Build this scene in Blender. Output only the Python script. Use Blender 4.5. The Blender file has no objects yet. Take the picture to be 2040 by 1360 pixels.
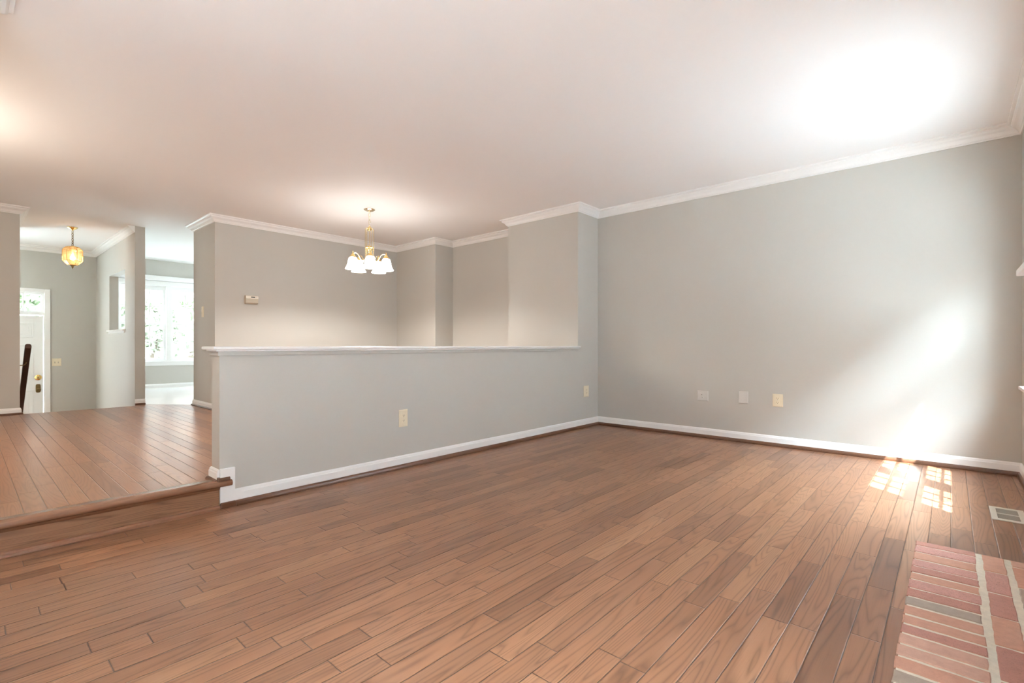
import bpy, bmesh, math, random
from mathutils import Vector, Matrix
random.seed(7)
PI = math.pi
S = bpy.context.scene
COL = S.collection

# ------------------------------------------------------------------ camera, sky, sun, exposure
F_PX, YAW, HORIZON, EYE = 980.0, 0.7285, 688.3, 0.96
cam_d = bpy.data.cameras.new('camera')
cam = bpy.data.objects.new('camera', cam_d); COL.objects.link(cam)
cam.location = (0, 0, EYE)
cam.rotation_euler = (PI/2, 0, YAW)
cam_d.sensor_width = 36.0
cam_d.lens = 36.0*F_PX/2040.0
cam_d.shift_y = (HORIZON-680.0)/2040.0
cam_d.clip_start = 0.02
S.camera = cam

SUN_STRENGTH = 33.0
SKY_STRENGTH = 10.3
world = bpy.data.worlds.new('sky'); S.world = world; world.use_nodes = True
wt = world.node_tree; wt.nodes.clear()
wo = wt.nodes.new('ShaderNodeOutputWorld'); bg = wt.nodes.new('ShaderNodeBackground')
tc = wt.nodes.new('ShaderNodeTexCoord'); sp = wt.nodes.new('ShaderNodeSeparateXYZ')
wr = wt.nodes.new('ShaderNodeValToRGB')
wt.links.new(tc.outputs['Generated'], sp.inputs[0]); wt.links.new(sp.outputs['Z'], wr.inputs[0])
e = wr.color_ramp.elements
e[0].position = 0.0; e[0].color = (.96, .955, .95, 1)
e[1].position = 1.0; e[1].color = (.62, .78, 1.0, 1)
m = e.new(.35); m.color = (.97, .965, .95, 1)
wt.links.new(wr.outputs[0], bg.inputs[0]); bg.inputs[1].default_value = SKY_STRENGTH
# bright aureole of sky around the sun
SUN_DIR = Vector((-1.0, .82, -2.0)).normalized()
AUREOLE = 102.0
dt = wt.nodes.new('ShaderNodeVectorMath'); dt.operation = 'DOT_PRODUCT'; dt.inputs[1].default_value = -SUN_DIR
wt.links.new(tc.outputs['Generated'], dt.inputs[0])
mx_ = wt.nodes.new('ShaderNodeMath'); mx_.operation = 'MAXIMUM'; mx_.inputs[1].default_value = 0; wt.links.new(dt.outputs['Value'], mx_.inputs[0])
pw = wt.nodes.new('ShaderNodeMath'); pw.operation = 'POWER'; pw.inputs[1].default_value = 2.8; wt.links.new(mx_.outputs[0], pw.inputs[0])
ml = wt.nodes.new('ShaderNodeMath'); ml.operation = 'MULTIPLY'; ml.inputs[1].default_value = AUREOLE; wt.links.new(pw.outputs[0], ml.inputs[0])
bg2 = wt.nodes.new('ShaderNodeBackground'); bg2.inputs[0].default_value = (.77, .957, 1.09, 1); wt.links.new(ml.outputs[0], bg2.inputs[1])
ad = wt.nodes.new('ShaderNodeAddShader'); wt.links.new(bg.outputs[0], ad.inputs[0]); wt.links.new(bg2.outputs[0], ad.inputs[1])
wt.links.new(ad.outputs[0], wo.inputs[0])

sun_d = bpy.data.lights.new('sun', 'SUN'); sun = bpy.data.objects.new('sun', sun_d); COL.objects.link(sun)
sun.rotation_euler = SUN_DIR.to_track_quat('-Z', 'Y').to_euler()
sun.location = (8, -6, 14)
sun_d.energy = SUN_STRENGTH; sun_d.angle = math.radians(.53); sun_d.color = (.86, .98, 1.04)

S.view_settings.view_transform = 'Standard'; S.view_settings.look = 'None'
S.view_settings.gamma = 1.0; S.view_settings.use_curve_mapping = False
S.view_settings.exposure = 0.45
S.render.engine = 'CYCLES'
S.cycles.max_bounces = 14; S.cycles.diffuse_bounces = 10; S.cycles.glossy_bounces = 6
S.cycles.transparent_max_bounces = 16
S.cycles.sample_clamp_indirect = 12.0
S.cycles.caustics_reflective = False; S.cycles.caustics_refractive = False

YW_ = 5.185
def portal(name, loc, rot, sx, sy):
    """daylight portal in a window opening: guides sky sampling, gives no light of its own"""
    d = bpy.data.lights.new(name, 'AREA'); o = bpy.data.objects.new(name, d); COL.objects.link(o)
    d.shape = 'RECTANGLE'; d.size = sx; d.size_y = sy; d.energy = 1.0; d.cycles.is_portal = True
    o.location = loc; o.rotation_euler = rot
    return o
FACE_NX = (0, PI/2, 0)     # area light facing -X
FACE_PX = (0, -PI/2, 0)
FACE_NY = (-PI/2, 0, 0)
FACE_PY = (PI/2, 0, 0)     # facing +Y ( -Z rotated )
portal('window_portal', (.50, 4.04, 1.31), FACE_NX, 1.24, 1.4)
portal('window_portal', (.50, -.78, 1.02), FACE_NX, 2.05, 1.85)
portal('window_portal', (-11.47, 2.7, 1.4), FACE_PX, 1.5, 1.6)
portal('window_portal', (-9.7, YW_+.12, 1.72), FACE_NY, 1.0, 1.25)
portal('window_portal', (-11.32, -1.0, .81), FACE_PX, 2.06, 1.5)

# ------------------------------------------------------------------ key dimensions (metres)
XF = .39; YW = 5.185; XH = -3.22; HT = .13; YE = 1.016; YP = 4.755
CEIL = 2.595; CROWN = 2.51; UP = .15; CAPZ = .955
XT = -6.88; YT = 2.12; XT2 = -7.72; Y1 = 4.83; X2 = -5.88; X3 = -4.306
XL = -8.20; YL = .465; XC = -8.32; YC = 1.585; YC2 = 1.70
XD = -11.2; XK = -11.35; YS = -2.5; YU = -1.2; YN = .09; FOY = -.57

# ------------------------------------------------------------------ materials
def mat(name):
    m = bpy.data.materials.new(name); m.use_nodes = True
    return m, m.node_tree, m.node_tree.nodes['Principled BSDF']
def N(t, kind, **kw):
    n = t.nodes.new(kind)
    for k, v in kw.items(): setattr(n, k, v)
    return n
def mth(t, op, a, b=None, c=None):
    n = N(t, 'ShaderNodeMath', operation=op)
    for i, v in enumerate((a, b, c)):
        if v is None: continue
        if isinstance(v, (int, float)): n.inputs[i].default_value = v
        else: t.links.new(v, n.inputs[i])
    return n.outputs[0]
def mixc(t, fac, a, b, blend='MIX'):
    n = N(t, 'ShaderNodeMix', data_type='RGBA', blend_type=blend)
    for s, v in ((n.inputs[0], fac), (n.inputs[6], a), (n.inputs[7], b)):
        if isinstance(v, (int, float)): s.default_value = v
        elif isinstance(v, tuple): s.default_value = (*v, 1) if len(v) == 3 else v
        else: t.links.new(v, s)
    return n.outputs[2]
def noise(t, vec, scale, detail=2.0, rough=.5, dist=0.0):
    n = N(t, 'ShaderNodeTexNoise'); n.inputs['Scale'].default_value = scale
    n.inputs['Detail'].default_value = detail; n.inputs['Roughness'].default_value = rough
    n.inputs['Distortion'].default_value = dist
    if vec is not None: t.links.new(vec, n.inputs['Vector'])
    return n.outputs[0]
def pos(t): return N(t, 'ShaderNodeNewGeometry').outputs['Position']
def bump(t, h, strength, dist, normal=None):
    b = N(t, 'ShaderNodeBump'); b.inputs['Strength'].default_value = strength; b.inputs['Distance'].default_value = dist
    t.links.new(h, b.inputs['Height'])
    if normal is not None: t.links.new(normal, b.inputs['Normal'])
    return b.outputs[0]

def paint(name, rgb, rough, vary=.02, bumpd=.0004, scale=260, spec=.35):
    m, t, p = mat(name)
    P = pos(t)
    n = noise(t, P, 1.3, 3)
    a = tuple(c*(1-vary) for c in rgb); b = tuple(min(1, c*(1+vary)) for c in rgb)
    t.links.new(mixc(t, n, a, b), p.inputs['Base Color'])
    p.inputs['Roughness'].default_value = rough; p.inputs['Specular IOR Level'].default_value = spec
    t.links.new(bump(t, noise(t, P, scale, 2), .25, bumpd), p.inputs['Normal'])
    return m
def simple(name, rgb, rough=.5, metal=0.0, spec=.5, scale=90, bumpd=.0002):
    m, t, p = mat(name)
    P = N(t, 'ShaderNodeTexCoord').outputs['Object']
    n = noise(t, P, scale, 2)
    t.links.new(mixc(t, n, tuple(c*.95 for c in rgb), tuple(min(1, c*1.05) for c in rgb)), p.inputs['Base Color'])
    p.inputs['Roughness'].default_value = rough; p.inputs['Metallic'].default_value = metal
    p.inputs['Specular IOR Level'].default_value = spec
    if bumpd: t.links.new(bump(t, n, .2, bumpd), p.inputs['Normal'])
    return m

M_WALL = paint('greige_wall_paint', (.522, .503, .460), .55)
M_CEIL = paint('white_ceiling_paint', (.90, .89, .88), .75, .01)
M_TRIM = paint('white_trim_gloss', (.86, .855, .84), .28, .01, .0002, 40, .5)
M_DOOR = paint('white_door_paint', (.84, .85, .84), .35, .01, .0002, 60, .5)

def planks(name, along, w=.083, L=.62, cols=None, gloss=.22, tint=1.0, grain=1.0):
    """strained oak boards with bevelled edges, running along X or Y in world space"""
    m, t, p = mat(name)
    s = N(t, 'ShaderNodeSeparateXYZ'); t.links.new(pos(t), s.inputs[0])
    if along == 'Y': u, v = s.outputs['X'], s.outputs['Y']
    elif along == 'X': u, v = s.outputs['Y'], s.outputs['X']
    else: u, v = s.outputs['Z'], s.outputs['Y']
    uw = mth(t, 'DIVIDE', mth(t, 'ADD', u, 39.9292 + (-.02 if along == 'X' else .0675 if along == 'Y' else 0)), w)
    col = mth(t, 'FLOOR', uw); fu = mth(t, 'SUBTRACT', uw, col)
    wn = N(t, 'ShaderNodeTexWhiteNoise', noise_dimensions='1D'); t.links.new(col, wn.inputs['W'])
    vw = mth(t, 'ADD', mth(t, 'DIVIDE', v, L), mth(t, 'MULTIPLY', wn.outputs['Value'], 57.3))
    vo = N(t, 'ShaderNodeTexVoronoi', voronoi_dimensions='1D', feature='F1'); vo.inputs['Scale'].default_value = 1
    ve = N(t, 'ShaderNodeTexVoronoi', voronoi_dimensions='1D', feature='DISTANCE_TO_EDGE'); ve.inputs['Scale'].default_value = 1
    for x in (vo, ve):
        x.inputs['Randomness'].default_value = .85; t.links.new(vw, x.inputs['W'])
    sc = N(t, 'ShaderNodeSeparateColor'); t.links.new(vo.outputs['Color'], sc.inputs[0])
    idr = mth(t, 'FRACT', mth(t, 'ADD', mth(t, 'MULTIPLY', sc.outputs[0], 3.7), mth(t, 'MULTIPLY', wn.outputs['Value'], 5.3)))
    idg = mth(t, 'FRACT', mth(t, 'ADD', mth(t, 'MULTIPLY', sc.outputs[1], 7.1), mth(t, 'MULTIPLY', wn.outputs['Value'], 2.9)))
    # distance to the long edge and the butt joint, in metres
    du = mth(t, 'MULTIPLY', mth(t, 'SUBTRACT', .5, mth(t, 'ABSOLUTE', mth(t, 'SUBTRACT', fu, .5))), w)
    dv = mth(t, 'MULTIPLY', ve.outputs['Distance'], L)
    de = mth(t, 'MINIMUM', du, dv)
    def step(x, a, b):
        n = N(t, 'ShaderNodeMapRange', interpolation_type='SMOOTHSTEP'); n.inputs[1].default_value = a; n.inputs[2].default_value = b
        t.links.new(x, n.inputs[0]); return n.outputs[0]
    gap = mth(t, 'SUBTRACT', 1.0, step(de, .0004, .0015))
    bev = step(de, .0, .0036)
    # grain
    def gv(su, sv, seed):
        c = N(t, 'ShaderNodeCombineXYZ')
        t.links.new(mth(t, 'MULTIPLY', u, su), c.inputs[0]); t.links.new(mth(t, 'MULTIPLY', v, sv), c.inputs[1])
        t.links.new(mth(t, 'MULTIPLY', seed, 91.0), c.inputs[2]); return c.outputs[0]
    big = noise(t, gv(10, .75, idg), 1.0, 1.3, .45, .22)
    ring = mth(t, 'PINGPONG', mth(t, 'MULTIPLY', big, mth(t, 'ADD', 11.0, mth(t, 'MULTIPLY', idr, 13.0))), .5)
    ring = mth(t, 'MULTIPLY', ring, 2.0)
    line = mth(t, 'POWER', mth(t, 'SUBTRACT', 1.0, ring), 3.0)
    fine = noise(t, gv(300, 7, idr), 1.0, 1.5, .5)
    fine2 = noise(t, gv(60, 2.0, idg), 1.0, 2, .5)
    blot = noise(t, gv(7, 2.2, idr), 1.0, 2, .5)
    ramp = N(t, 'ShaderNodeValToRGB'); t.links.new(idr, ramp.inputs[0])
    cs = cols or [(0, (.21, .098, .052)), (.08, (.235, .110, .059)), (.2, (.285, .136, .073)), (.6, (.315, .149, .079)), (.85, (.345, .167, .089)), (1, (.365, .185, .099))]
    el = ramp.color_ramp.elements
    el[0].position, el[0].color = cs[0][0], (*[c*tint for c in cs[0][1]], 1)
    el[1].position, el[1].color = cs[-1][0], (*[c*tint for c in cs[-1][1]], 1)
    for q, c in cs[1:-1]:
        k = el.new(q); k.color = (*[x*tint for x in c], 1)
    base = ramp.outputs[0]
    c1 = mixc(t, mth(t, 'MULTIPLY', blot, .35), base, mixc(t, 1.0, base, (.62, .58, .56), 'MULTIPLY'))
    c2 = mixc(t, mth(t, 'MULTIPLY', line, .72*grain), c1, mixc(t, 1.0, base, (.42, .37, .34), 'MULTIPLY'))
    c3 = mixc(t, mth(t, 'MULTIPLY', step(fine, .52, .75), .22), c2, mixc(t, 1.0, base, (.50, .45, .42), 'MULTIPLY'))
    c4 = mixc(t, mth(t, 'MULTIPLY', step(fine2, .48, .75), .16), c3, mixc(t, 1.0, base, (1.25, 1.22, 1.18), 'MULTIPLY'))
    c5 = mixc(t, gap, c4, (.045, .024, .015))
    t.links.new(c5, p.inputs['Base Color'])
    r = mth(t, 'ADD', gloss, mth(t, 'MULTIPLY', fine2, .03))
    t.links.new(r, p.inputs['Roughness']); p.inputs['Specular IOR Level'].default_value = .42
    n1 = bump(t, bev, .9, .0020)
    hh = mth(t, 'MULTIPLY', noise(t, gv(10, 2.0, idg), 1.0, 1), 2.0)
    t.links.new(bump(t, hh, .15, .0004, n1), p.inputs['Normal'])
    return m
M_FLOOR = planks('stained_oak_boards_lower', 'Y', .0835, tint=.97, gloss=.282)
M_UPFLOOR = planks('stained_oak_boards_upper', 'X', .0822, 1.5, gloss=.279, grain=.6)
M_RISER = planks('stained_oak_riser', 'Z', .30, 2.6, gloss=.3, tint=.80)
M_KFLOOR = paint('pale_kitchen_floor', (.88, .865, .835), .25, .03, .0003, 30, .5)
def wood(name, rgb, rough=.3):
    m, t, p = mat(name)
    P = pos(t); mp = N(t, 'ShaderNodeMapping'); mp.inputs['Scale'].default_value = (60, 6, 60); t.links.new(P, mp.inputs[0])
    n = noise(t, mp.outputs[0], 1.0, 4, .6, .4)
    t.links.new(mixc(t, n, tuple(c*.55 for c in rgb), tuple(c*1.3 for c in rgb)), p.inputs['Base Color'])
    p.inputs['Roughness'].default_value = rough
    t.links.new(bump(t, n, .2, .0005), p.inputs['Normal'])
    return m
M_SHOE = wood('dark_oak_molding', (.125, .052, .025))
M_NOSE = wood('oak_nosing', (.24, .11, .06), .25)
M_RAIL = wood('walnut_rail', (.075, .030, .015), .3)

M_BRASS = simple('polished_brass', (.83, .62, .26), .16, 1.0, bumpd=0)
M_CHAMP = simple('pale_brass', (.88, .80, .60), .18, 1.0, bumpd=0)
M_DARKBR = simple('antique_brass', (.30, .21, .09), .35, 1.0, bumpd=0)
M_IVORY = simple('ivory_plastic', (.76, .67, .50), .35)
M_IVORYD = simple('ivory_receptacle', (.80, .70, .52), .4)
M_WHITEP = simple('white_plastic', (.63, .605, .565), .35)
M_SLOT = simple('dark_slot', (.06, .045, .03), .6)
M_STEEL = simple('nickel_screw', (.6, .58, .55), .3, 1.0)
M_TAN = simple('tan_plastic', (.50, .43, .32), .45)
M_CREAM = simple('cream_plastic', (.86, .80, .70), .4)
M_LCD = simple('grey_display', (.10, .11, .09), .2)
M_VENT = simple('painted_metal_register', (.74, .70, .62), .38, .3)
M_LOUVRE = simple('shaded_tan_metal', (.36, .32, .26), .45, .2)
M_DUCT_SHADE = simple('duct_shade_dark', (.10, .085, .06), .7)
M_BLACK = simple('soot_black', (.015, .014, .013), .9)

def glass(name='window_glass', tint=(1, 1, 1), refl=.06, rough=0.0):
    m = bpy.data.materials.new(name); m.use_nodes = True; t = m.node_tree; t.nodes.clear()
    o = N(t, 'ShaderNodeOutputMaterial'); a = N(t, 'ShaderNodeBsdfTransparent'); g = N(t, 'ShaderNodeBsdfGlossy')
    a.inputs[0].default_value = (*tint, 1); g.inputs['Roughness'].default_value = rough
    mx = N(t, 'ShaderNodeMixShader'); mx.inputs[0].default_value = refl*.5
    t.links.new(a.outputs[0], mx.inputs[1]); t.links.new(g.outputs[0], mx.inputs[2]); t.links.new(mx.outputs[0], o.inputs[0])
    return m
M_GLASS = glass()
M_DIMGLASS = glass('dimmed_window_glass', (.53, .535, .54))  # grey tint added to dim the view outside, no mesh screen
def emit(name, rgb, strength, mixdiff=None):
    m, t, p = mat(name)
    p.inputs['Base Color'].default_value = (*(mixdiff or rgb), 1); p.inputs['Roughness'].default_value = .4
    p.inputs['Emission Color'].default_value = (*rgb, 1); p.inputs['Emission Strength'].default_value = strength
    return m
M_SHADE = emit('lit_frosted_glass', (1, .97, .93), 14.0, (.9, .9, .88))
M_BULB = emit('warm_bulb', (1, .80, .50), 22.0, (1, .9, .8))

def amber():
    m = bpy.data.materials.new('amber_bevelled_glass'); m.use_nodes = True; t = m.node_tree; t.nodes.clear()
    o = N(t, 'ShaderNodeOutputMaterial')
    a = N(t, 'ShaderNodeBsdfTransparent'); a.inputs[0].default_value = (.97, .72, .44, 1)
    d = N(t, 'ShaderNodeBsdfTranslucent'); d.inputs[0].default_value = (1, .70, .42, 1)
    g = N(t, 'ShaderNodeBsdfGlossy'); g.inputs['Roughness'].default_value = .08
    P = N(t, 'ShaderNodeTexCoord').outputs['Object']
    n = noise(t, P, 24, 2); bn = bump(t, n, .5, .01)
    for x in (d, g): t.links.new(bn, x.inputs['Normal'])
    m1 = N(t, 'ShaderNodeMixShader'); m1.inputs[0].default_value = .16
    t.links.new(a.outputs[0], m1.inputs[1]); t.links.new(d.outputs[0], m1.inputs[2])
    m2 = N(t, 'ShaderNodeMixShader'); m2.inputs[0].default_value = .08
    t.links.new(m1.outputs[0], m2.inputs[1]); t.links.new(g.outputs[0], m2.inputs[2]); t.links.new(m2.outputs[0], o.inputs[0])
    return m
M_AMBER = amber()

def brickmat(name, rgb, pit=1.0):
    m, t, p = mat(name)
    P = pos(t)
    n1 = noise(t, P, 38, 4, .65); n2 = noise(t, P, 210, 3, .7)
    k = N(t, 'ShaderNodeMapRange'); k.inputs[1].default_value = .56; k.inputs[2].default_value = .70; t.links.new(n2, k.inputs[0])
    c = mixc(t, n1, tuple(x*.78 for x in rgb), tuple(min(1, x*1.25) for x in rgb))
    c = mixc(t, mth(t, 'MULTIPLY', k.outputs[0], .55*pit), c, tuple(x*.38 for x in rgb))
    t.links.new(c, p.inputs['Base Color']); p.inputs['Roughness'].default_value = .62
    t.links.new(bump(t, n2, .6, .002*pit), p.inputs['Normal'])
    return m
M_BRICK = [brickmat('brick_red', (.44, .20, .15), 1.4), brickmat('brick_rose', (.52, .26, .21), 2.0), brickmat('brick_orange', (.51, .26, .175), .5),
           brickmat('brick_grey', (.36, .285, .225), .4), brickmat('brick_pale', (.52, .30, .22), .4)]
M_MORTAR = brickmat('sandy_mortar', (.68, .62, .51), .35)
M_LAWN = paint('lawn_and_paving', (.55, .56, .53), .9, .2, .01, 3)
M_BOUNCE = paint('pale_bounce_slab', (.74, .76, .77), .85, .06, .002, 20)
M_BLOCKER = paint('grey_sky_blocker', (.22, .23, .24), .8, .05)
M_REFLECTOR = paint('white_reflector', (.88, .90, .91), .8, .03)
M_BARK = wood('bark', (.16, .12, .09), .9)
def leafmat(name, rgb):
    m, t, p = mat(name); n = noise(t, pos(t), 1.5, 2)
    t.links.new(mixc(t, n, tuple(c*.7 for c in rgb), tuple(c*1.3 for c in rgb)), p.inputs['Base Color']); p.inputs['Roughness'].default_value = .6
    return m
M_LEAF = [leafmat('leaf_green', (.27, .32, .20)), leafmat('leaf_olive', (.32, .34, .25))]

# ------------------------------------------------------------------ mesh helpers
class MB:
    def __init__(s): s.bm = bmesh.new(); s.mi = 0
    def box(s, x0, x1, y0, y1, z0, z1, bev=0.0):
        if x0 > x1: x0, x1 = x1, x0
        if y0 > y1: y0, y1 = y1, y0
        if z0 > z1: z0, z1 = z1, z0
        vs = [s.bm.verts.new(c) for c in ((x0,y0,z0),(x1,y0,z0),(x1,y1,z0),(x0,y1,z0),(x0,y0,z1),(x1,y0,z1),(x1,y1,z1),(x0,y1,z1))]
        fs = [s.bm.faces.new([vs[i] for i in f]) for f in ((0,3,2,1),(4,5,6,7),(0,1,5,4),(1,2,6,5),(2,3,7,6),(3,0,4,7))]
        for f in fs: f.material_index = s.mi
        if bev:
            es = list({e for f in fs for e in f.edges})
            r = bmesh.ops.bevel(s.bm, geom=es, offset=bev, segments=2, affect='EDGES', profile=.6)
            for f in r['faces']: f.material_index = s.mi
        return s
    def prism(s, pts, axis, a, b):
        """closed outline pts extruded along an axis between a and b"""
        def P(q, w):
            if axis == 'x': return (w, q[0], q[1])
            if axis == 'y': return (q[0], w, q[1])
            return (q[0], q[1], w)
        A = [s.bm.verts.new(P(q, a)) for q in pts]; B = [s.bm.verts.new(P(q, b)) for q in pts]
        n = len(pts); fs = [s.bm.faces.new(A[::-1]), s.bm.faces.new(B)]
        for i in range(n): fs.append(s.bm.faces.new((A[i], A[(i+1) % n], B[(i+1) % n], B[i])))
        for f in fs: f.material_index = s.mi
        return s
    def sweep(s, path, prof, smooth=False):
        """moulding: prof = outline of (distance from wall, z), wall on the right, room on the left of path"""
        n = len(path); rings = []
        for i, p in enumerate(path):
            p = Vector(p)
            d0 = (p-Vector(path[i-1])).normalized() if i else None
            d1 = (Vector(path[i+1])-p).normalized() if i < n-1 else None
            if d0 is None: d0 = d1
            if d1 is None: d1 = d0
            n0 = Vector((-d0.y, d0.x)); n1 = Vector((-d1.y, d1.x))
            b = (n0+n1); b = b/(1+n0.dot(n1))
            rings.append([s.bm.verts.new((p.x+b.x*q[0], p.y+b.y*q[0], q[1])) for q in prof])
        k = len(prof)
        for i in range(n-1):
            for j in range(k):
                f = s.bm.faces.new((rings[i][j], rings[i][(j+1) % k], rings[i+1][(j+1) % k], rings[i+1][j])); f.material_index = s.mi
        s.bm.faces.new(rings[0][::-1]).material_index = s.mi; s.bm.faces.new(rings[-1]).material_index = s.mi
        return s
    def lathe(s, prof, seg=32, c=(0, 0, 0), axis='z', caps=True, phase=0.0):
        """prof = (radius, height)"""
        rings = []
        for r, h in prof:
            ring = []
            for i in range(seg):
                a = 2*PI*i/seg+phase; x, y = r*math.cos(a), r*math.sin(a)
                q = (x, y, h) if axis == 'z' else ((x, -h, y) if axis == 'y' else (h, x, y))
                ring.append(s.bm.verts.new((q[0]+c[0], q[1]+c[1], q[2]+c[2])))
            rings.append(ring)
        for a, b in zip(rings, rings[1:]):
            for i in range(seg):
                f = s.bm.faces.new((a[i], a[(i+1) % seg], b[(i+1) % seg], b[i])); f.material_index = s.mi
        if caps:
            s.bm.faces.new(rings[0][::-1]); s.bm.faces.new(rings[-1])
        return s
    def tube(s, pts, r, seg=10, close=False):
        pts = [Vector(p) for p in pts]; n = len(pts); rings = []
        ref = Vector((0, 0, 1))
        for i, p in enumerate(pts):
            if close: d = pts[(i+1) % n]-pts[i-1]
            else: d = pts[min(i+1, n-1)]-pts[max(i-1, 0)]
            d.normalize()
            a = d.cross(ref)
            if a.length < .05: a = d.cross(Vector((1, 0, 0)))
            a.normalize(); b = a.cross(d); ref = b if b.length else ref
            rr = r[i] if isinstance(r, (list, tuple)) else r
            rings.append([s.bm.verts.new(p+a*math.cos(2*PI*j/seg)*rr+b*math.sin(2*PI*j/seg)*rr) for j in range(seg)])
        for i in range(n if close else n-1):
            A, B = rings[i], rings[(i+1) % n]
            for j in range(seg):
                f = s.bm.faces.new((A[j], A[(j+1) % seg], B[(j+1) % seg], B[j])); f.material_index = s.mi
        if not close:
            s.bm.faces.new(rings[0][::-1]); s.bm.faces.new(rings[-1])
        return s
    def build(s, name, mats, parent=None, smooth=False, kind=None, bev=0.0):
        bmesh.ops.recalc_face_normals(s.bm, faces=s.bm.faces)
        me = bpy.data.meshes.new(name); s.bm.to_mesh(me); s.bm.free()
        for m in (mats if isinstance(mats, list) else [mats]): me.materials.append(m)
        o = bpy.data.objects.new(name, me); COL.objects.link(o)
        if smooth:
            for f in me.polygons: f.use_smooth = True
            try: me.set_sharp_from_angle(angle=math.radians(38))
            except Exception: pass
        if bev:
            b = o.modifiers.new('edge', 'BEVEL'); b.width = bev; b.segments = 2; b.limit_method = 'ANGLE'
        if parent is not None: o.parent = parent
        if kind: o['kind'] = kind
        return o
def struct(name, mb, m, parent=None, **kw): return mb.build(name, m, parent, kind=None if parent else 'structure', **kw)
def empty(name, loc=(0, 0, 0), rz=0.0, kind=None):
    o = bpy.data.objects.new(name, None); COL.objects.link(o); o.location = loc; o.rotation_euler = (0, 0, rz)
    o.empty_display_size = .05
    if kind: o['kind'] = kind
    return o
def tag(o, label, cat, group=None):
    o['label'] = label; o['category'] = cat
    if group: o['group'] = group
    return o
def bez(p0, p1, p2, p3, n=14):
    p0, p1, p2, p3 = map(Vector, (p0, p1, p2, p3)); out = []
    for i in range(n+1):
        t = i/n; out.append(p0*(1-t)**3+p1*3*t*(1-t)**2+p2*3*t*t*(1-t)+p3*t**3)
    return out

# ------------------------------------------------------------------ floors and ceiling
struct('floor', MB().box(XH-.0, XF, YS, YW, -.10, 0), M_FLOOR)
struct('floor_upper', MB().prism([(XL, YU), (XH-.02, YU), (XH-.02, YN), (XH-.02, YE), (XH-HT, YE), (XH-HT, YW), (XT, YW), (XT, YT), (XT2, YT), (XC, YC2), (XC, YC), (XL, YC)], 'z', -.10, UP), M_UPFLOOR)
struct('floor_kitchen', MB().prism([(XC, YC2), (XT2, YT), (XT2, YW), (XK, YW), (XK, YC2)], 'z', -.10, UP+.002), M_KFLOOR)
struct('floor_foyer', MB().box(XD, -9.25, -2.2, YC, FOY-.1, FOY), M_UPFLOOR)
st = MB()
for i in range(3): st.box(XL-.26*(i+1)-.26, XL-.26*i-.26 if i else XL-.26, YL, YC, FOY-.1, UP-.18*(i+1))
st.box(XL-.26, XL-.0, YL, YC, FOY-.1, UP-.18)
struct('stair_foyer', st, M_UPFLOOR)
struct('ceiling', MB().box(XK-.15, XF+.15, YS-.15, YW+.15, CEIL, CEIL+.12), M_CEIL)
struct('ground', MB().box(-60, 50, -50, 60, -.9, -.75), M_LAWN)
struct('patio_reflector', MB().box(XF+.14, 7, -9, 12, -.75, -.12), M_BOUNCE)  # unseen pale slab, added to bounce sunlight up onto the ceiling
struct('wall_reflector', MB().box(7, 9, 0, 30, -.75, 7.2), M_REFLECTOR)  # unseen added wall: hides low sky, bounces light towards the post
struct('wall_sky_blocker_low', MB().box(7, 9, -3.5, 0, -.75, 7.2), M_BLOCKER)  # dark unseen wall, added to block the low sky
struct('wall_sky_blocker_tall', MB().box(7, 9, -30, -3.5, -.75, 7.6), M_BLOCKER)  # taller stretch of the added sky blocker

# ------------------------------------------------------------------ walls
def wall_with_holes_x(x0, x1, y0, y1, z0, z1, holes):
    """wall normal to X with rectangular openings (ya, yb, za, zb) sorted along y"""
    b = MB(); y = y0
    for ya, yb, za, zb in holes:
        b.box(x0, x1, y, ya, z0, z1)
        if za > z0: b.box(x0, x1, ya, yb, z0, za)
        if zb < z1: b.box(x0, x1, ya, yb, zb, z1)
        y = yb
    b.box(x0, x1, y, y1, z0, z1); return b
def wall_with_holes_y(y0, y1, x0, x1, z0, z1, holes):
    b = MB(); x = x0
    for xa, xb, za, zb in holes:
        b.box(x, xa, y0, y1, z0, z1)
        if za > z0: b.box(xa, xb, y0, y1, z0, za)
        if zb < z1: b.box(xa, xb, y0, y1, zb, z1)
        x = xb
    b.box(x, x1, y0, y1, z0, z1); return b
W_Z0, W_Z1 = .69, 1.93
struct('wall_east', wall_with_holes_x(XF, XF+.14, YS-.14, YW+.14, -.1, CEIL, [(-1.7, .15, 0, 2.05), (3.34, 4.735, W_Z0, W_Z1)]), M_WALL)
struct('wall_north', wall_with_holes_y(YW, YW+.14, XK-.14, XF, -.1, CEIL, [(-10.2, -9.2, 1.1, 2.35)]), M_WALL)
struct('wall_south', MB().box(XH-HT, XF, YS-.14, YS, -.1, CEIL), M_WALL)
struct('wall_west', MB().box(XH-HT, XH, YS, YN, -.1, CEIL), M_WALL)
struct('wall_half', MB().box(XH-HT, XH, YE, YP, -.1, .925), M_WALL)
struct('wall_post', MB().box(X3, XH, YP, YW, -.1, CEIL), M_WALL)
struct('wall_chase', MB().box(XT, X2, Y1, YW, -.1, CEIL), M_WALL)
struct('wall_dining', MB().box(XT2, XT, YT, YW, -.1, CEIL), M_WALL)
struct('wall_passage', wall_with_holes_y(YC, YC2, XD, XC, FOY-.1, CEIL, [(-10.05, -8.93, 1.20, 2.07)]), M_WALL)
struct('wall_foyer', wall_with_holes_x(XD-.14, XD, -2.2, YC, FOY-.1, CEIL, [(-1.75, -.25, FOY+.35, 1.84), (.0, .925, FOY, 1.84)]), M_WALL)
struct('wall_kitchen', wall_with_holes_x(XK-.14, XK, YC2-.115, YW, -.1, CEIL, [(1.90, 3.50, .66, 2.14)]), M_WALL)
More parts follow.
